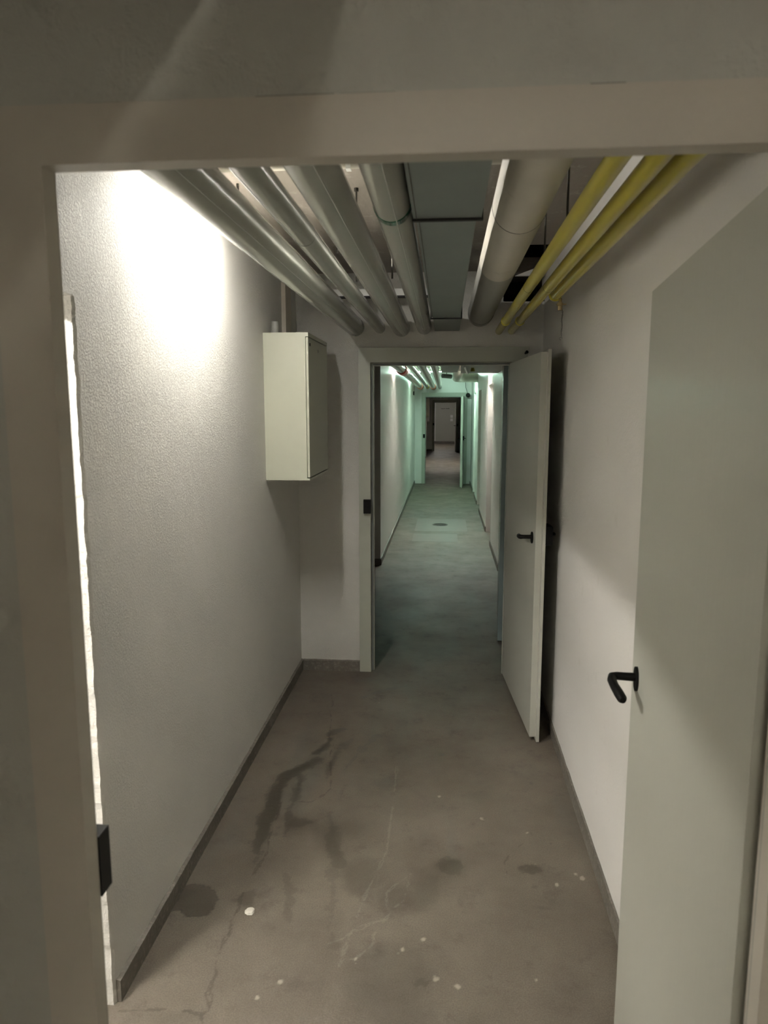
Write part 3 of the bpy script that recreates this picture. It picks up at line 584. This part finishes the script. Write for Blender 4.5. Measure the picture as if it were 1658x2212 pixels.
# floor bits
tag(link('floor_patch', B((-.42, -.0+.18, 9.15, 9.75, 0, .0015)), M['patch']), 'lighter rectangular concrete patch on the floor of the green lit corridor', 'floor patch')
tag(link('inspection_cover', B((-.42, .33, 9.95, 11.1, 0, .0012)), M['patch']), 'square concrete cover around the round floor drain', 'cover')
r = thing('floor_drain', (-.06, 10.55, .001), 'dark round floor drain in the green lit corridor', 'drain')
link('rim', T([(-.06, 10.55, .0012), (-.06, 10.55, .006)], .115, 32), M['iron'], r)
bm = bmesh.new()
for k in range(-4, 5): hw = math.sqrt(max(.0, .095**2-(k*.02)**2)); box(bm, -.06-hw, -.06+hw, 10.55+k*.02-.004, 10.55+k*.02+.004, .006, .009)
link('grate', bm, M['rod'], r)
bm = bmesh.new(); bmesh.ops.create_icosphere(bm, subdivisions=3, radius=.017)
for v in bm.verts:
    v.co *= 1+.35*mnoise.noise(v.co*90); v.co.z = max(0, v.co.z*.30+.002); v.co += Vector((-.650, 2.177, 0))
tag(link('plaster_crumb', bm, M['white_jacket'], smooth=False), 'pale crumb of plaster on the brown floor at the left', 'crumb')

# ------------------------------------------------------------------ luminaires
def luminaire(c, L_, axis, col, s, label, rad=.013, deep=-.004):
    """batten with one bare tube below it; axis 'x' or 'y'"""
    c = Vector(c); d = Vector((1, 0, 0)) if axis == 'x' else Vector((0, 1, 0)); h = L_/2
    r = thing('tube_luminaire', c, label, 'lamp')
    def bb(a, b, wd, z0, z1):
        p, q = c+d*a, c+d*b; w_ = wd/2
        return (p.x, q.x, c.y-w_, c.y+w_, c.z+z0, c.z+z1) if axis == 'x' else (c.x-w_, c.x+w_, p.y, q.y, c.z+z0, c.z+z1)
    link('housing', B(bb(-h-.01, h+.01, .05, .034, .06)), M['white'], r, bevel=.003)
    bm = bmesh.new()                       # reflector trough over the tube
    prof = [(-.065, deep), (-.030, .022), (.030, .022), (.065, deep), (.067, deep+.002), (.032, .0335), (-.032, .0335), (-.067, deep+.002)]
    e_ = Vector((0, 1, 0)) if axis == 'x' else Vector((1, 0, 0))
    ra, rb = [[bm.verts.new(c+d*s_+e_*u_+Vector((0, 0, z_))) for u_, z_ in prof] for s_ in (-h-.005, h+.005)]
    for k in range(8): bm.faces.new((ra[k], ra[(k+1) % 8], rb[(k+1) % 8], rb[k]))
    for q in ((0, 1, 6, 7), (1, 2, 5, 6), (2, 3, 4, 5)): bm.faces.new([ra[i] for i in q]); bm.faces.new([rb[i] for i in q])
    link('reflector', bm, M['white'], r)
    for s_ in (-.3, .3): q_ = c+d*L_*s_; link('suspension', T([(q_.x, q_.y, c.z+.058), (q_.x, q_.y, ZC)], .005, 8), M['rod'], r)
    link('end_holder', B(bb(-h-.012, -h, .034, -.016, .024)), M['white'], r, bevel=.002)
    link('end_holder', B(bb(h, h+.012, .034, -.016, .024)), M['white'], r, bevel=.002)
    link('tube', T([c-d*h, c+d*h], rad, 12), emit('lamp glow '+label[:20], col, s), r, smooth=True)
    return r
luminaire((-.775, 2.56, 2.43), .50, 'y', NEUT, LAMP['near'], 'lit tube lamp close to the stucco wall above the leftmost grey pipe')
luminaire((-1.50, .80, 2.24), .7, 'y', NEUT, LAMP['side'], 'tube lamp of the side room on the left')
luminaire((-.03, -1.1, 2.44), .9, 'y', WARM, LAMP['behind'], 'tube lamp along the ceiling behind the viewer')
luminaire((-.03, -2.4, 2.44), .9, 'y', WARM, LAMP['behind_fill'], 'second tube lamp farther behind the viewer')  # unseen extra lamp, added to raise the fill on the near frame
luminaire((-.07, 9.7, 2.44), 1.12, 'x', NEUT, LAMP['second'], 'white tube lamp above the pipes of the green lit corridor', deep=-.05)
luminaire((-.07, 14.0, 2.44), 1.12, 'x', GREEN, LAMP['green'], 'greenish tube lamp above the pipes of the green lit corridor')
luminaire((-.07, 23.0, 2.44), 1.12, 'x', WARM, LAMP['third'], 'tube lamp above the pipes of the third corridor', deep=-.05)
luminaire((-.35, 33.0, 2.44), .56, 'x', NEUT, LAMP['fourth'], 'tube lamp of the last corridor section')
